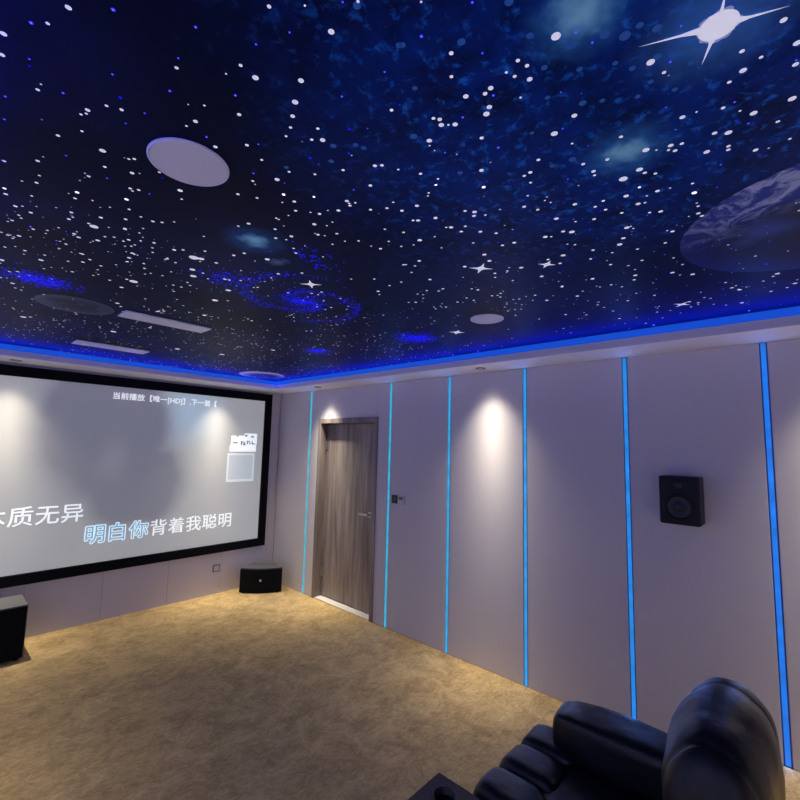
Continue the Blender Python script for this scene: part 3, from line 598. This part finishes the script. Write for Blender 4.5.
# the same strips in the left wall, out of the picture, light the room from that side
for y in STRIP_Y:
    bm = new_bm(); add_box(bm, -W + .0006, -W + .004, y - .012, y + .012, .16 if y < PB else .002, HS - .003)
    link('light_strip', bm, led_mat(3), left_wall)
    strip_lamp(-W + .008, y, 1)

cove = thing('cove_light', 'long blue light strip glowing round the edge of the starry ceiling', 'light strip', (-W / 2, -SY, HL))
m_cove = led('blue_cove_light', (.002, .10, .85), .62)
e0, e1 = HL + .002, HC - .001
for (x0, x1, y0, y1) in ((-W + SX - .02, -SX + .02, -SY + .002, -SY + R_ - .001), (-SX + .002, -SX + R_ - .001, -L + SY, -SY + .001),
                         (-W + SX - R_ + .001, -W + SX - .002, -L + SY, -SY + .001), (-W + SX - .02, -SX + .02, -L + SY - R_ + .001, -L + SY - .002)):
    bm = new_bm(); add_box(bm, x0, x1, y0, y1, e0, e1)
    link('diffuser', bm, m_cove, cove)
def cove_lamp(x, y, ln, d):
    ld = bpy.data.lights.new('cove_glow', 'AREA'); ld.shape = 'RECTANGLE'; ld.size = ln; ld.size_y = .02
    ld.energy = COVE_W * ln; ld.color = (.0, .01, 1)
    lo = bpy.data.objects.new('cove_glow', ld); COL.objects.link(lo)
    lo.location = (x, y, HL + .006)
    z = -Vector((d[0], d[1], .75)).normalized()       # lamps shine along their -Z
    xa = Vector((0, 1, 0)) if d[0] else Vector((1, 0, 0))
    ya = z.cross(xa).normalized(); xa = ya.cross(z).normalized()
    lo.rotation_euler = Matrix((xa, ya, z)).transposed().to_euler()
cove_lamp(-SX - .004, -L / 2, L - 2 * SY, (-1, 0)); cove_lamp(-W + SX + .004, -L / 2, L - 2 * SY, (1, 0)); cove_lamp(-W / 2, -SY - .004, W - 2 * SX, (0, -1))

# ------------------------------------------------------------------ downlights in the bulkhead
def beam_shape(ld):
    """reflector lamp: a strong narrow core inside a weak wide skirt, by the angle from the lamp's axis"""
    ld.use_nodes = True; nt = ld.node_tree; N = nt.nodes; K = nt.links
    em = [n for n in N if n.type == 'EMISSION'][0]
    tc = N.new('ShaderNodeTexCoord'); sp = N.new('ShaderNodeSeparateXYZ'); K.new(tc.outputs['Normal'], sp.inputs[0])
    def mth(op, a, c=0.0, d=0.0):
        n = N.new('ShaderNodeMath'); n.operation = op
        for i, v in enumerate((a, c, d)):
            if isinstance(v, (int, float)): n.inputs[i].default_value = v
            else: K.new(v, n.inputs[i])
        return n.outputs[0]
    an = mth('ARCCOSINE', mth('MINIMUM', mth('ABSOLUTE', sp.outputs['Z']), 1.0))
    sq = mth('MULTIPLY', an, an)
    core = mth('EXPONENT', mth('MULTIPLY', sq, -.5 / BEAM_CORE ** 2))
    skirt = mth('MULTIPLY', mth('EXPONENT', mth('MULTIPLY', sq, -.5 / BEAM_WIDE ** 2)), BEAM_SKIRT)
    q = mth('MULTIPLY', sq, 1 / BEAM_EDGE ** 2)
    cone = mth('MULTIPLY', mth('EXPONENT', mth('MULTIPLY', mth('MULTIPLY', mth('MULTIPLY', q, q), q), -1.0)), BEAM_CONE)
    K.new(mth('ADD', mth('ADD', core, skirt), cone), em.inputs['Strength'])

def downlight(x, y, label, watts, group='small downlights in the bulkhead', deg=SPOT_DEG, built=True, tilt=(0, 0)):
    if built:
        t = thing('downlight', label, 'downlight', (x, y, HS), group)
        bm = new_bm(); add_lathe(bm, [(.027, 0), (.042, 0), (.044, -.002), (.042, -.004), (.029, -.004), (.027, -.001)], 40, Matrix.Translation((x, y, HS)))
        link('trim_ring', bm, M['slot'], t, True)
        bm = new_bm(); add_lathe(bm, [(0, -.001), (.0265, -.001), (.0265, 0), (0, 0)], 32, Matrix.Translation((x, y, HS)))
        link('lens', bm, M['lamp'], t)
    ld = bpy.data.lights.new('downlight_beam', 'SPOT'); ld.energy = watts; ld.color = LAMP_COL
    ld.spot_size = math.radians(deg); ld.spot_blend = .3; ld.shadow_soft_size = .022
    beam_shape(ld)
    lo = bpy.data.objects.new('downlight_beam', ld); COL.objects.link(lo); lo.location = (x, y, HS - .012)
    lo.rotation_euler = (tilt[0], tilt[1], 0)
downlight(-.205, -1.11, 'tiny downlight in the bulkhead above the door', SPOT_W * 1.25, tilt=(0, -TILT))
downlight(-.205, -3.366, 'tiny downlight in the bulkhead above the bright wall panel', SPOT_W, tilt=(0, -TILT))
downlight(-.9, -.235, 'tiny downlight over the right part of the screen', SPOT_W * 1.3, built=False, tilt=(.04, 0))
downlight(-2.85, -.235, 'tiny downlight over the left part of the screen', SPOT_W * 1.3, tilt=(.04, 0))
for y in (-5.62, -7.6): downlight(-.205, y, '', SPOT_W, built=False, tilt=(0, -TILT))
for x in (-.9, -1.9, -2.85): downlight(x, -L + .3, '', SPOT_W, built=False)  # unseen back row, added to lift the room's ambient light
for y in (-2.24, -4.5, -6.75): downlight(-W + .30, y, '', SPOT_W * 1.35, built=False, tilt=(0, TILT))

# ------------------------------------------------------------------ door
d = bpy.data.objects.new('door_1', None); COL.objects.link(d); d.location = (.1, -1.42, 0); d['kind'] = 'structure'
d['label'] = 'grey-brown wood-grain door set back in the right wall'
bm = new_bm()
cw, cx0 = .048, -.012
add_box(bm, cx0, .17, DY0, DY0 + cw, 0, DZ, .004)
add_box(bm, cx0, .17, DY1 - cw, DY1, 0, DZ, .004)
add_box(bm, cx0, .17, DY0 + cw - .002, DY1 - cw + .002, DZ - .06, DZ, .004)
add_box(bm, .135, .165, DY0 + cw, DY0 + cw + .03, 0, DZ - .05)
add_box(bm, .135, .165, DY1 - cw - .03, DY1 - cw, 0, DZ - .05)
link('door_frame', bm, M['wood'], d)
leaf0, leaf1 = DY0 + cw + .003, DY1 - cw - .003
bm = new_bm(); add_box(bm, .092, .132, leaf0, leaf1, .022, DZ - .064, .003)
lf = link('door_leaf', bm, M['wood'], d)
bm = new_bm(); add_box(bm, .0855, .0918, -1.790, -1.735, 1.035, 1.095, .003); 
add_lathe(bm, [(0, 0), (.011, 0), (.011, .045), (0, .045)], 20, Matrix.Translation((.088, -1.765, 1.065)) @ Matrix.Rotation(-PI / 2, 4, 'Y'))
add_box(bm, .038, .052, -1.775, -1.635, 1.054, 1.076, .005, 3)
hd = link('door_handle', bm, M['steel'], d, False); hd['label'] = 'brushed metal lever handle'
for z in (.30, 1.82):
    bm = new_bm(); add_box(bm, .084, .0915, leaf1 - .034, leaf1 - .002, z - .05, z + .05, .002)
    add_lathe(bm, [(0, -.052), (.007, -.052), (.007, .052), (0, .052)], 16, Matrix.Translation((.082, leaf1 - .004, z)))
    link('hinge', bm, M['steel'], d)
bm = new_bm(); add_box(bm, -.004, .134, DY0 + cw, DY1 - cw, 0, .012, .003)
th = link('threshold', bm, M['threshold'], d); th['label'] = 'pale stone door threshold'

# ------------------------------------------------------------------ projection screen
S0, S1, Z0, Z1, B = -3.64, -.158, .49, 2.485, .098
sc = thing('projection_screen', 'wide black-framed projection screen showing song lyrics on the front wall', 'screen', (-1.9, 0, Z0))
bm = new_bm()
for (a, b, c, e) in ((S0, S1, Z1 - B, Z1), (S0, S1, Z0, Z0 + B), (S0, S0 + B, Z0 + B, Z1 - B), (S1 - B, S1, Z0 + B, Z1 - B)):
    add_box(bm, a, b, -.045, -.001, c, e, .004)
link('frame', bm, M['velvet'], sc)

def screen_mat():
    m = bpy.data.materials.new('projected_picture'); g = Graph(m)
    g.p.inputs['Base Color'].default_value = (.35, .35, .34, 1); g.p.inputs['Roughness'].default_value = .7
    g.p.inputs['Specular IOR Level'].default_value = .2
    w = g.warp(2.5, .25)
    col = g.mix(g.noise(1.3, 3, .5, .2, .3, .7), (.205, .215, .225), (.235, .24, .245))
    col = g.mix(g.math('MULTIPLY', g.blob((-1.22, 0, 2.15), .62, w, (1, 1, 1.1)), .85), col, (.25, .36, .47))     # pale blue patch of the picture
    sil = g.math('MAXIMUM', g.blob((-2.05, 0, 1.95), .80, w, (1, 1, .8)), g.blob((-1.72, 0, 1.35), .62, w))
    s2 = g.math('MINIMUM', g.math('MULTIPLY', sil, 3.4), 1.0)
    col = g.mix(s2, col, (.10, .105, .13))                                                                         # dark out-of-focus figure
    col = g.mix(g.math('MULTIPLY', g.blob((-1.98, 0, 1.6), .30, w, (1.3, 1, .9)), .30), col, (.20, .21, .23))
    g.K.new(col, g.p.inputs['Emission Color'])
    g.p.inputs['Emission Strength'].default_value = SCREEN_E
    return m
bm = new_bm(); add_box(bm, S0 + B - .005, S1 - B + .005, -.018, -.004, Z0 + B - .005, Z1 - B + .005)
surf = link('screen_surface', bm, screen_mat(), sc)

M['text_white'] = simple('projected_white', (.7, .7, .7), .7, emit=(.92, .97, 1), estr=.75)
M['text_glow'] = simple('projected_pale_blue', (.6, .6, .6), .7, emit=(.70, .93, 1), estr=.85)
M['text_blue'] = simple('projected_blue', (.3, .4, .5), .7, emit=(.12, .30, .55), estr=.8)
M['text_dark'] = simple('projected_dark', (.2, .2, .2), .7, emit=(.10, .12, .14), estr=.6)
M['card'] = simple('projected_card', (.6, .6, .6), .7, emit=(.62, .74, .80), estr=.6)
def text(body, x, z, size, mat, name, off=0.0, y=-.0195, space=1.0, xs=1.0):
    cu = bpy.data.curves.new(name, 'FONT'); cu.body = body; cu.size = size
    cu.space_character = space; cu.resolution_u = 3; cu.fill_mode = 'FRONT'
    tmp = bpy.data.objects.new(name, cu); COL.objects.link(tmp)
    bpy.context.view_layer.update()
    dg = bpy.context.evaluated_depsgraph_get()
    me = bpy.data.meshes.new_from_object(tmp.evaluated_get(dg), depsgraph=dg)
    bpy.data.objects.remove(tmp); bpy.data.curves.remove(cu)
    # text lies in x, y: stand it up on the screen (x right, z up, facing -y)
    me.transform(Matrix(((xs, 0, 0, x), (0, 0, -1, y), (0, 1, 0, z), (0, 0, 0, 1))))
    if off > 0:
        bt = bmesh.new()
        for k in range(10):
            m2 = me.copy(); a = 2 * PI * k / 10
            m2.transform(Matrix.Translation((off * math.cos(a), -.00002 * k, off * math.sin(a))))
            bt.from_mesh(m2); bpy.data.meshes.remove(m2)
        bt.to_mesh(me); bt.free()
    me.materials.clear(); me.materials.append(mat)
    o = bpy.data.objects.new(name, me); COL.objects.link(o); o.parent = sc
    o.matrix_parent_inverse = parent_world(sc).inverted()
    return o
text('本质无异', -2.962, 1.030, .192, M['text_white'], 'lyric_line', .0010, space=1.04)
text('明白', -2.170, .800, .192, M['text_glow'], 'lyric_words', .010, space=1.04)
text('明白', -2.170, .800, .192, M['text_blue'], 'lyric_words', .0, y=-.0203, space=1.04)
text('你', -1.770, .800, .192, M['text_glow'], 'lyric_words', .009)
text('你', -1.770, .800, .192, M['text_blue'], 'lyric_words', .0, y=-.0203)
text('背着我聪明', -1.570, .800, .185, M['text_white'], 'lyric_line', .0008, space=1.06)
text('当前播放【唯一[HD]】,下一首【', -2.035, 2.262, .078, M['text_white'], 'title_line', .0010, space=1.0)
# pale card at the right of the picture (its code left blank) with a torn-looking caption block above it
bm = new_bm(); add_box(bm, -.735, -.365, -.0192, -.0186, 1.33, 1.69)
link('picture_card', bm, M['card'], sc)
bm = new_bm(); add_box(bm, -.715, -.385, -.0198, -.0193, 1.36, 1.665)
link('picture_card', bm, simple('projected_grey_card', (.5, .5, .5), .7, emit=(.42, .50, .54), estr=.6), sc)
bm = new_bm(); add_prism(bm, [(-.71, 0), (-.35, 0), (-.355, .075), (-.345, .11), (-.345, .235), (-.52, .235), (-.53, .205), (-.70, .20), (-.70, .10), (-.715, .06)], 0, .0006)
bm.transform(Matrix(((1, 0, 0, 0), (0, 0, -1, -.0186), (0, 1, 0, 1.71), (0, 0, 0, 1))))
bmesh.ops.recalc_face_normals(bm, faces=bm.faces)
link('caption_block', bm, M['text_white'], sc)
rs2 = random.Random(5)
bm = new_bm()
for (x, z, w_, h_) in ((-.50, 1.915, .035, .02), (-.41, 1.905, .04, .02), (-.62, 1.905, .025, .012), (-.645, 1.822, .07, .014), (-.56, 1.82, .018, .05), (-.535, 1.832, .05, .012),
                       (-.52, 1.805, .03, .028), (-.478, 1.83, .014, .05), (-.452, 1.838, .03, .014), (-.44, 1.815, .026, .012), (-.41, 1.825, .014, .045), (-.385, 1.812, .03, .014)):
    bm = new_bm(); add_box(bm, x - w_ / 2, x + w_ / 2, -.0203, -.0193, z - h_ / 2, z + h_ / 2, .0004)
    link('caption_mark', bm, M['text_dark'], sc)

# ------------------------------------------------------------------ speakers
def floor_wedge_speaker():
    t = thing('loudspeaker', 'black curved-front loudspeaker on the carpet in the corner by the door', 'loudspeaker', (-.36, -.335, 0), rz=0)
    u = Vector((.78, -.626)); n = Vector((-.626, -.78)); c = Vector((-.36, -.333))
    front = []
    for k in range(15):
        s = -1 + 2 * k / 14
        p = c + u * (.25 * s) + n * (.05 * (1 - s * s))
        front.append(p)
    back = [c + u * .135 - n * .235, c - u * .135 - n * .235]
    h = .292
    ins = [p - n * .018 for p in front]
    bm = new_bm(); add_prism(bm, [tuple(p) for p in ins] + [tuple(p) for p in back], .006, h, .006)
    link('cabinet', bm, M['charcoal'], t)
    bm = new_bm()
    a = [p for p in front]; b_ = [p - n * .0175 for p in reversed(front)]
    add_prism(bm, [tuple(p) for p in a] + [tuple(p) for p in b_], .008, h - .012, .003)
    link('grille', bm, M['cloth'], t)
    q = c + n * .051
    bm = new_bm()
    rot = Matrix(((u.x, 0, n.x, q.x), (u.y, 0, n.y, q.y), (0, 1, 0, .155), (0, 0, 0, 1)))
    add_lathe(bm, [(0, .004), (.012, .003), (.015, 0), (.015, -.003), (0, -.003)], 24, rot)
    bd = link('badge', bm, M['steel'], t); bd['label'] = 'small round silver badge'
    for s1, s2 in ((-.2, .0), (.2, .0), (-.1, -.2), (.1, -.2)):
        p = c + u * s1 + n * s2
        bm = new_bm(); add_lathe(bm, [(0, 0), (.014, 0), (.014, .0065), (0, .0065)], 16, Matrix.Translation((p.x, p.y, 0)))
        link('foot', bm, M['black'], t)
floor_wedge_speaker()

t = thing('subwoofer', 'large boxy black loudspeaker on the floor under the left part of the screen', 'loudspeaker', (-2.83, -.33, 0))
bm = new_bm(); add_box(bm, -3.06, -2.618, -.492, -.15, .016, .44, .006)
link('cabinet', bm, M['charcoal'], t)
bm = new_bm(); add_box(bm, -3.052, -2.626, -.508, -.4925, .022, .43, .004)
link('grille', bm, M['cloth'], t)
for x in (-3.02, -2.66):
    for y in (-.46, -.19):
        bm = new_bm(); add_lathe(bm, [(0, 0), (.02, 0), (.02, .0165), (0, .0165)], 16, Matrix.Translation((x, y, 0)))
        link('foot', bm, M['black'], t)

t = thing('wall_speaker', 'square black loudspeaker mounted on the pale wall panel', 'loudspeaker', (0, -4.77, 1.54))
bx0, y0, y1, z0, z1 = -.17, -4.880, -4.662, 1.398, 1.692
bm = new_bm(); add_box(bm, bx0, -.012, y0, y1, z0, z1, .012, 3)
link('cabinet', bm, M['black'], t)
bm = new_bm(); add_box(bm, -.0125, -.0005, y0 + .04, y1 - .04, z0 + .05, z1 - .05, .002)
link('wall_bracket', bm, M['grey'], t)
def on_front(y, z): return Matrix(((0, 0, -1, bx0), (1, 0, 0, y), (0, 1, 0, z), (0, 0, 0, 1)))
cyy = (y0 + y1) / 2
bm = new_bm(); add_lathe(bm, [(.086, -.001), (.086, .005), (.080, .008), (.072, .006), (.066, .002), (.064, -.001)], 48, on_front(cyy, 1.505))
wf = link('woofer', bm, M['black'], t, True)
bm = new_bm(); add_lathe(bm, [(.064, .001), (.045, .0018), (.030, .0025), (.026, .006), (.014, .010), (0, .0115)], 40, on_front(cyy, 1.505))
link('cone', bm, M['cone'], wf, True)
bm = new_bm(); add_box(bm, bx0 - .004, bx0 + .001, cyy - .055, cyy + .055, 1.608, 1.668, .004)
tw = link('tweeter_plate', bm, M['black'], t)
bm = new_bm(); add_lathe(bm, [(0, .012), (.010, .010), (.018, .005), (.022, .003), (.022, 0)], 30, on_front(cyy, 1.64) @ Matrix.Translation((0, 0, .002)))
link('tweeter', bm, M['cone'], tw, True)

# ceiling loudspeakers
for (x, y, r, lb) in ((-2.930, -4.138, .104, 'large round white loudspeaker grille in the starry ceiling, nearest the camera'),
                      (-1.135, -3.995, .098, 'round white loudspeaker grille in the ceiling towards the panelled wall')):
    t = thing('ceiling_speaker', lb, 'ceiling speaker', (x, y, HC), 'round ceiling speakers')
    bm = new_bm(); add_lathe(bm, [(0, -.006), (r - .006, -.006), (r - .005, -.002), (r - .005, -.0015)], 64, Matrix.Translation((x, y, HC)))
    link('grille', bm, M['grille'], t)
    bm = new_bm(); add_lathe(bm, [(r - .0048, -.002), (r - .004, -.007), (r, -.005), (r, -.0005), (r - .0048, -.0005)], 64, Matrix.Translation((x, y, HC)))
    link('rim', bm, M['white'], t)

# air vents
for (x0, x1, y0, y1, lb) in ((-2.60, -2.08, -2.40, -2.235, 'long white slotted air vent next to the small printed planet'),
                             (-2.60, -2.07, -1.17, -.995, 'long white slotted air vent nearest the screen')):
    t = thing('air_vent', lb, 'air vent', ((x0 + x1) / 2, (y0 + y1) / 2, HC), 'linear air vents in the ceiling')
    fw = .022
    bm = new_bm()
    for (a, b, c, e) in ((x0, x1, y0, y0 + fw), (x0, x1, y1 - fw, y1), (x0, x0 + fw, y0 + fw, y1 - fw), (x1 - fw, x1, y0 + fw, y1 - fw)):
        add_box(bm, a, b, c, e, HC - .010, HC - .0005, .002)
    link('frame', bm, M['vent'], t)
    bm = new_bm(); add_box(bm, x0 + fw, x1 - fw, y0 + fw, y1 - fw, HC - .003, HC - .0005)
    link('backing', bm, M['slot'], t)
    nb = 7
    for k in range(nb):
        yy = y0 + fw + (y1 - y0 - 2 * fw) * (k + .5) / nb
        bm = new_bm(); add_box(bm, x0 + fw, x1 - fw, yy - .0075, yy + .0075, HC - .009, HC - .0032, .001)
        link('slat', bm, M['vent'], t)

# wall controls and socket
t = thing('touch_switch', 'small black glass wall switch beside the second light strip', 'switch', (0, -2.222, 1.29))
bm = new_bm(); add_box(bm, -.010, 0.0, -2.262, -2.180, 1.248, 1.332, .003); link('plate', bm, M['glass_black'], t)
bm = new_bm(); add_box(bm, -.0112, -.0098, -2.252, -2.190, 1.258, 1.322, .0005); link('touch_panel', bm, simple('dark_touch_panel', (.02, .02, .05), .2), t)
t = thing('wall_thermostat', 'small white thermostat with a dark display on the right wall', 'thermostat', (0, -2.313, 1.29))
bm = new_bm(); add_box(bm, -.014, 0.0, -2.356, -2.270, 1.246, 1.332, .004); link('casing', bm, M['plate'], t)
bm = new_bm(); add_box(bm, -.0152, -.0138, -2.340, -2.286, 1.290, 1.322, .0005); link('display', bm, M['grey'], t)
bm = new_bm()
for k in range(3): 
    bm = new_bm(); add_box(bm, -.0158, -.0138, -2.338 + k * .019, -2.326 + k * .019, 1.262, 1.270, .001); link('button', bm, M['white'], t)
t = thing('wall_socket', 'small white wall socket low on the front wall below the screen', 'socket', (-.78, 0, .30))
bm = new_bm(); add_box(bm, -.823, -.737, -.012, -.0003, .257, .343, .003); link('plate', bm, M['grey'], t)
bm = new_bm(); add_box(bm, -.812, -.748, -.0136, -.0118, .268, .332, .002); link('outlet', bm, M['plate'], t)

# ------------------------------------------------------------------ recliner and console
t = thing('recliner', 'black leather recliner armchair facing the screen beside the right wall', 'armchair', (-1.6, -4.8, 0))
bm = new_bm(); add_box(bm, -1.86, -1.30, -5.06, -4.50, .03, .36, .02, 3)
link('base', bm, M['leather'], t)
bm = new_bm(); add_cushion(bm, -1.875, -1.35, -4.98, -4.54, .34, .585, .34, seams=(), seed=3, wob=.008)
link('seat', bm, M['leather'], t, True)
bm = new_bm()
for k in range(3):
    fx = -1.88 + .188 * k
    add_cushion(bm, fx, fx + .194, -4.63, -4.372, .26, .612, .42, nu=48, nv=32, seed=9 + k, wob=.003)
link('footrest', bm, M['leather'], t, True)
bm = new_bm(); add_cushion(bm, -1.47, -1.265, -5.13, -4.515, .05, .62, .30, seams=(), seed=5, wob=.006)
ar = link('armrest', bm, M['leather'], t, True)
bm = new_bm(); add_cushion(bm, -1.48, -1.255, -5.16, -4.50, .56, .76, .50, nu=72, seams=(-4.545, ), axis=1, depth=.006, seed=6, wob=.006)
link('arm_pad', bm, M['leather'], ar, True)

def backrest():
    """profile in y-z swept across x: rounded crown, sewn into side bolsters and a pillowed centre"""
    prof = [(-4.93, .50), (-4.90, .60), (-4.915, .70), (-4.94, .78), (-4.945, .83), (-4.93, .89), (-4.945, .965), (-4.985, 1.03), (-5.05, 1.075),
            (-5.12, 1.082), (-5.19, 1.06), (-5.245, 1.01), (-5.268, .93), (-5.262, .80), (-5.235, .65), (-5.19, .50), (-5.15, .36), (-5.00, .36)]
    prof = [(-5.125 + (y + 5.10) * .80, z) for y, z in prof]
    n = len(prof)
    dense = []
    for i in range(n):
        p0, p1, p2, p3 = (Vector(prof[(i + k - 1) % n]) for k in range(4))
        for k in range(4):
            s = k / 4
            dense.append(.5 * ((2 * p1) + (-p0 + p2) * s + (2 * p0 - 5 * p1 + 4 * p2 - p3) * s * s + (-p0 + 3 * p1 - 3 * p2 + p3) * s ** 3))
    cen = Vector((-5.12, .74))
    xa, xb = -1.885, -1.30
    seams = (-1.375, -1.485, -1.825)
    b = bmesh.new(); rows = []
    ns = 72
    for j in range(ns + 1):
        a = -PI / 2 + PI * j / ns
        x = (xa + xb) / 2 + (xb - xa) / 2 * sgp(math.sin(a), .75)
        sc_ = max(.02, math.cos(a)) ** .30 if 0 < j < ns else 0
        row = []
        if j in (0, ns):
            row = [b.verts.new((x, cen.x, cen.y))]
        else:
            for p in dense:
                q = cen + (p - cen) * sc_
                w_ = Vector((x, q.x, q.y))
                k = sum(math.exp(-((x - s) / .008) ** 2) * .007 + math.exp(-((x - s) / .028) ** 2) * .004 for s in seams)
                mid = math.exp(-((x + 1.605) / .07) ** 2) * .012
                dv = (p - cen).normalized()
                f = mnoise.noise(w_ * 8) * .007 + mnoise.noise(w_ * Vector((19, 19, 19)).x) * .003 + mid - k
                row.append(b.verts.new((x, q.x + dv.x * f, q.y + dv.y * f)))
        rows.append(row)
    for r0, r1 in zip(rows[:-1], rows[1:]):
        m_ = max(len(r0), len(r1))
        for i in range(m_):
            i2 = (i + 1) % m_
            if len(r0) == 1: b.faces.new((r0[0], r1[i], r1[i2]))
            elif len(r1) == 1: b.faces.new((r0[i2], r0[i], r1[0]))
            else: b.faces.new((r0[i], r0[i2], r1[i2], r1[i]))
    bmesh.ops.recalc_face_normals(b, faces=b.faces)
    return b
link('backrest', backrest(), M['leather'], t, True)
for x in (-1.82, -1.34):
    for y in (-5.0, -4.56):
        bm = new_bm(); add_lathe(bm, [(0, 0), (.022, 0), (.026, .032), (0, .032)], 20, Matrix.Translation((x, y, 0)))
        link('foot', bm, M['black'], t)
bm = new_bm()
t2 = thing('console_table', 'dark wooden console with a round cup hole left of the recliner', 'console', (-2.06, -4.68, 0))
cx0, cx1, cy0, cy1, cz = -2.215, -1.905, -5.08, -4.265, .60
bm = new_bm(); add_box(bm, cx0 + .012, cx1 - .012, cy0 + .012, cy1 - .012, 0, cz - .03, .006)
link('body', bm, M['walnut'], t2)
def slab_with_holes(x0, x1, y0, y1, z0, z1, holes, seg=40):
    """flat top with true round cup holes"""
    b = bmesh.new()
    ys = [y1]
    cells = []
    hs = sorted(holes, key=lambda h: -h[1])
    cuts = [y1] + [(hs[i][1] + hs[i + 1][1]) / 2 for i in range(len(hs) - 1)] + [y0]
    for (hx, hy, r), ya, yb in zip(hs, cuts[:-1], cuts[1:]):
        def outer(a):
            c, s = math.cos(a), math.sin(a)
            k = min([(x1 - hx) / c if c > 1e-9 else 1e9, (x0 - hx) / c if c < -1e-9 else 1e9, (ya - hy) / s if s > 1e-9 else 1e9, (yb - hy) / s if s < -1e-9 else 1e9])
            return hx + c * k, hy + s * k
        angs = [2 * PI * k / seg for k in range(seg)] + [math.atan2(yy - hy, xx - hx) % (2 * PI) for xx in (x0, x1) for yy in (ya, yb)]
        angs = sorted(set(round(a, 6) for a in angs))
        for z, flip in ((z1, False), (z0, True)):
            ins = [b.verts.new((hx + r * math.cos(a), hy + r * math.sin(a), z)) for a in angs]
            out = [b.verts.new((*outer(a), z)) for a in angs]
            for i in range(len(angs)):
                i2 = (i + 1) % len(angs)
                f = (ins[i], out[i], out[i2], ins[i2])
                b.faces.new(f if not flip else tuple(reversed(f)))
    bmesh.ops.remove_doubles(b, verts=b.verts, dist=1e-5)
    # side walls between top and bottom borders
    up = [e for e in b.edges if len(e.link_faces) == 1 and e.verts[0].co.z > (z0 + z1) / 2]
    lo = {(round(v.co.x, 5), round(v.co.y, 5)): v for v in b.verts if v.co.z < (z0 + z1) / 2}
    for e in up:
        p, q = e.verts
        p2, q2 = lo[(round(p.co.x, 5), round(p.co.y, 5))], lo[(round(q.co.x, 5), round(q.co.y, 5))]
        try: b.faces.new((p, q, q2, p2))
        except ValueError: pass
    bmesh.ops.recalc_face_normals(b, faces=b.faces)
    return b
HX, HY, HR = -1.980, -4.345, .043
holes = [(HX, HY, HR), (HX, -4.70, HR)]
link('top', slab_with_holes(cx0, cx1, cy0, cy1, cz - .0295, cz, holes), M['walnut'], t2)
for (hx, hy, r) in holes:
    bm = new_bm(); add_lathe(bm, [(r - .004, -.0), (r + .003, .0015), (r + .004, .0005), (r - .0005, -.001), (r - .0005, -.028), (0, -.028), (0, -.026), (r - .004, -.026)], 40, Matrix.Translation((hx, hy, cz)))
    cu = link('cup_holder', bm, M['cup'], t2, True)

# ------------------------------------------------------------------ camera
cd = bpy.data.cameras.new('camera'); cam = bpy.data.objects.new('camera', cd); COL.objects.link(cam)
cd.sensor_width = 36; cd.lens = 439.8055 / 800 * 36; cd.clip_start = .02
rt = Vector((0.6757192346867618, -0.7367442334831964, 0.024727521177716774))
up = Vector((-0.09195391618184087, -0.05096007071287695, 0.994458419689713))
fw = Vector((0.7314013899174379, 0.6742484746902999, 0.10218121747485691))
mt = Matrix((rt, up, -fw)).transposed().to_4x4(); mt.translation = (-3.36938, -5.36329, 1.84256)
cam.matrix_world = mt
SC.camera = cam

wd = bpy.data.worlds.new('dark_room'); SC.world = wd; wd.use_nodes = True
wd.node_tree.nodes['Background'].inputs['Color'].default_value = (0, 0, 0, 1)
vs = SC.view_settings
vs.view_transform = 'Standard'; vs.look = 'None'; vs.gamma = 1.0; vs.use_curve_mapping = False
vs.exposure = EXPOSURE
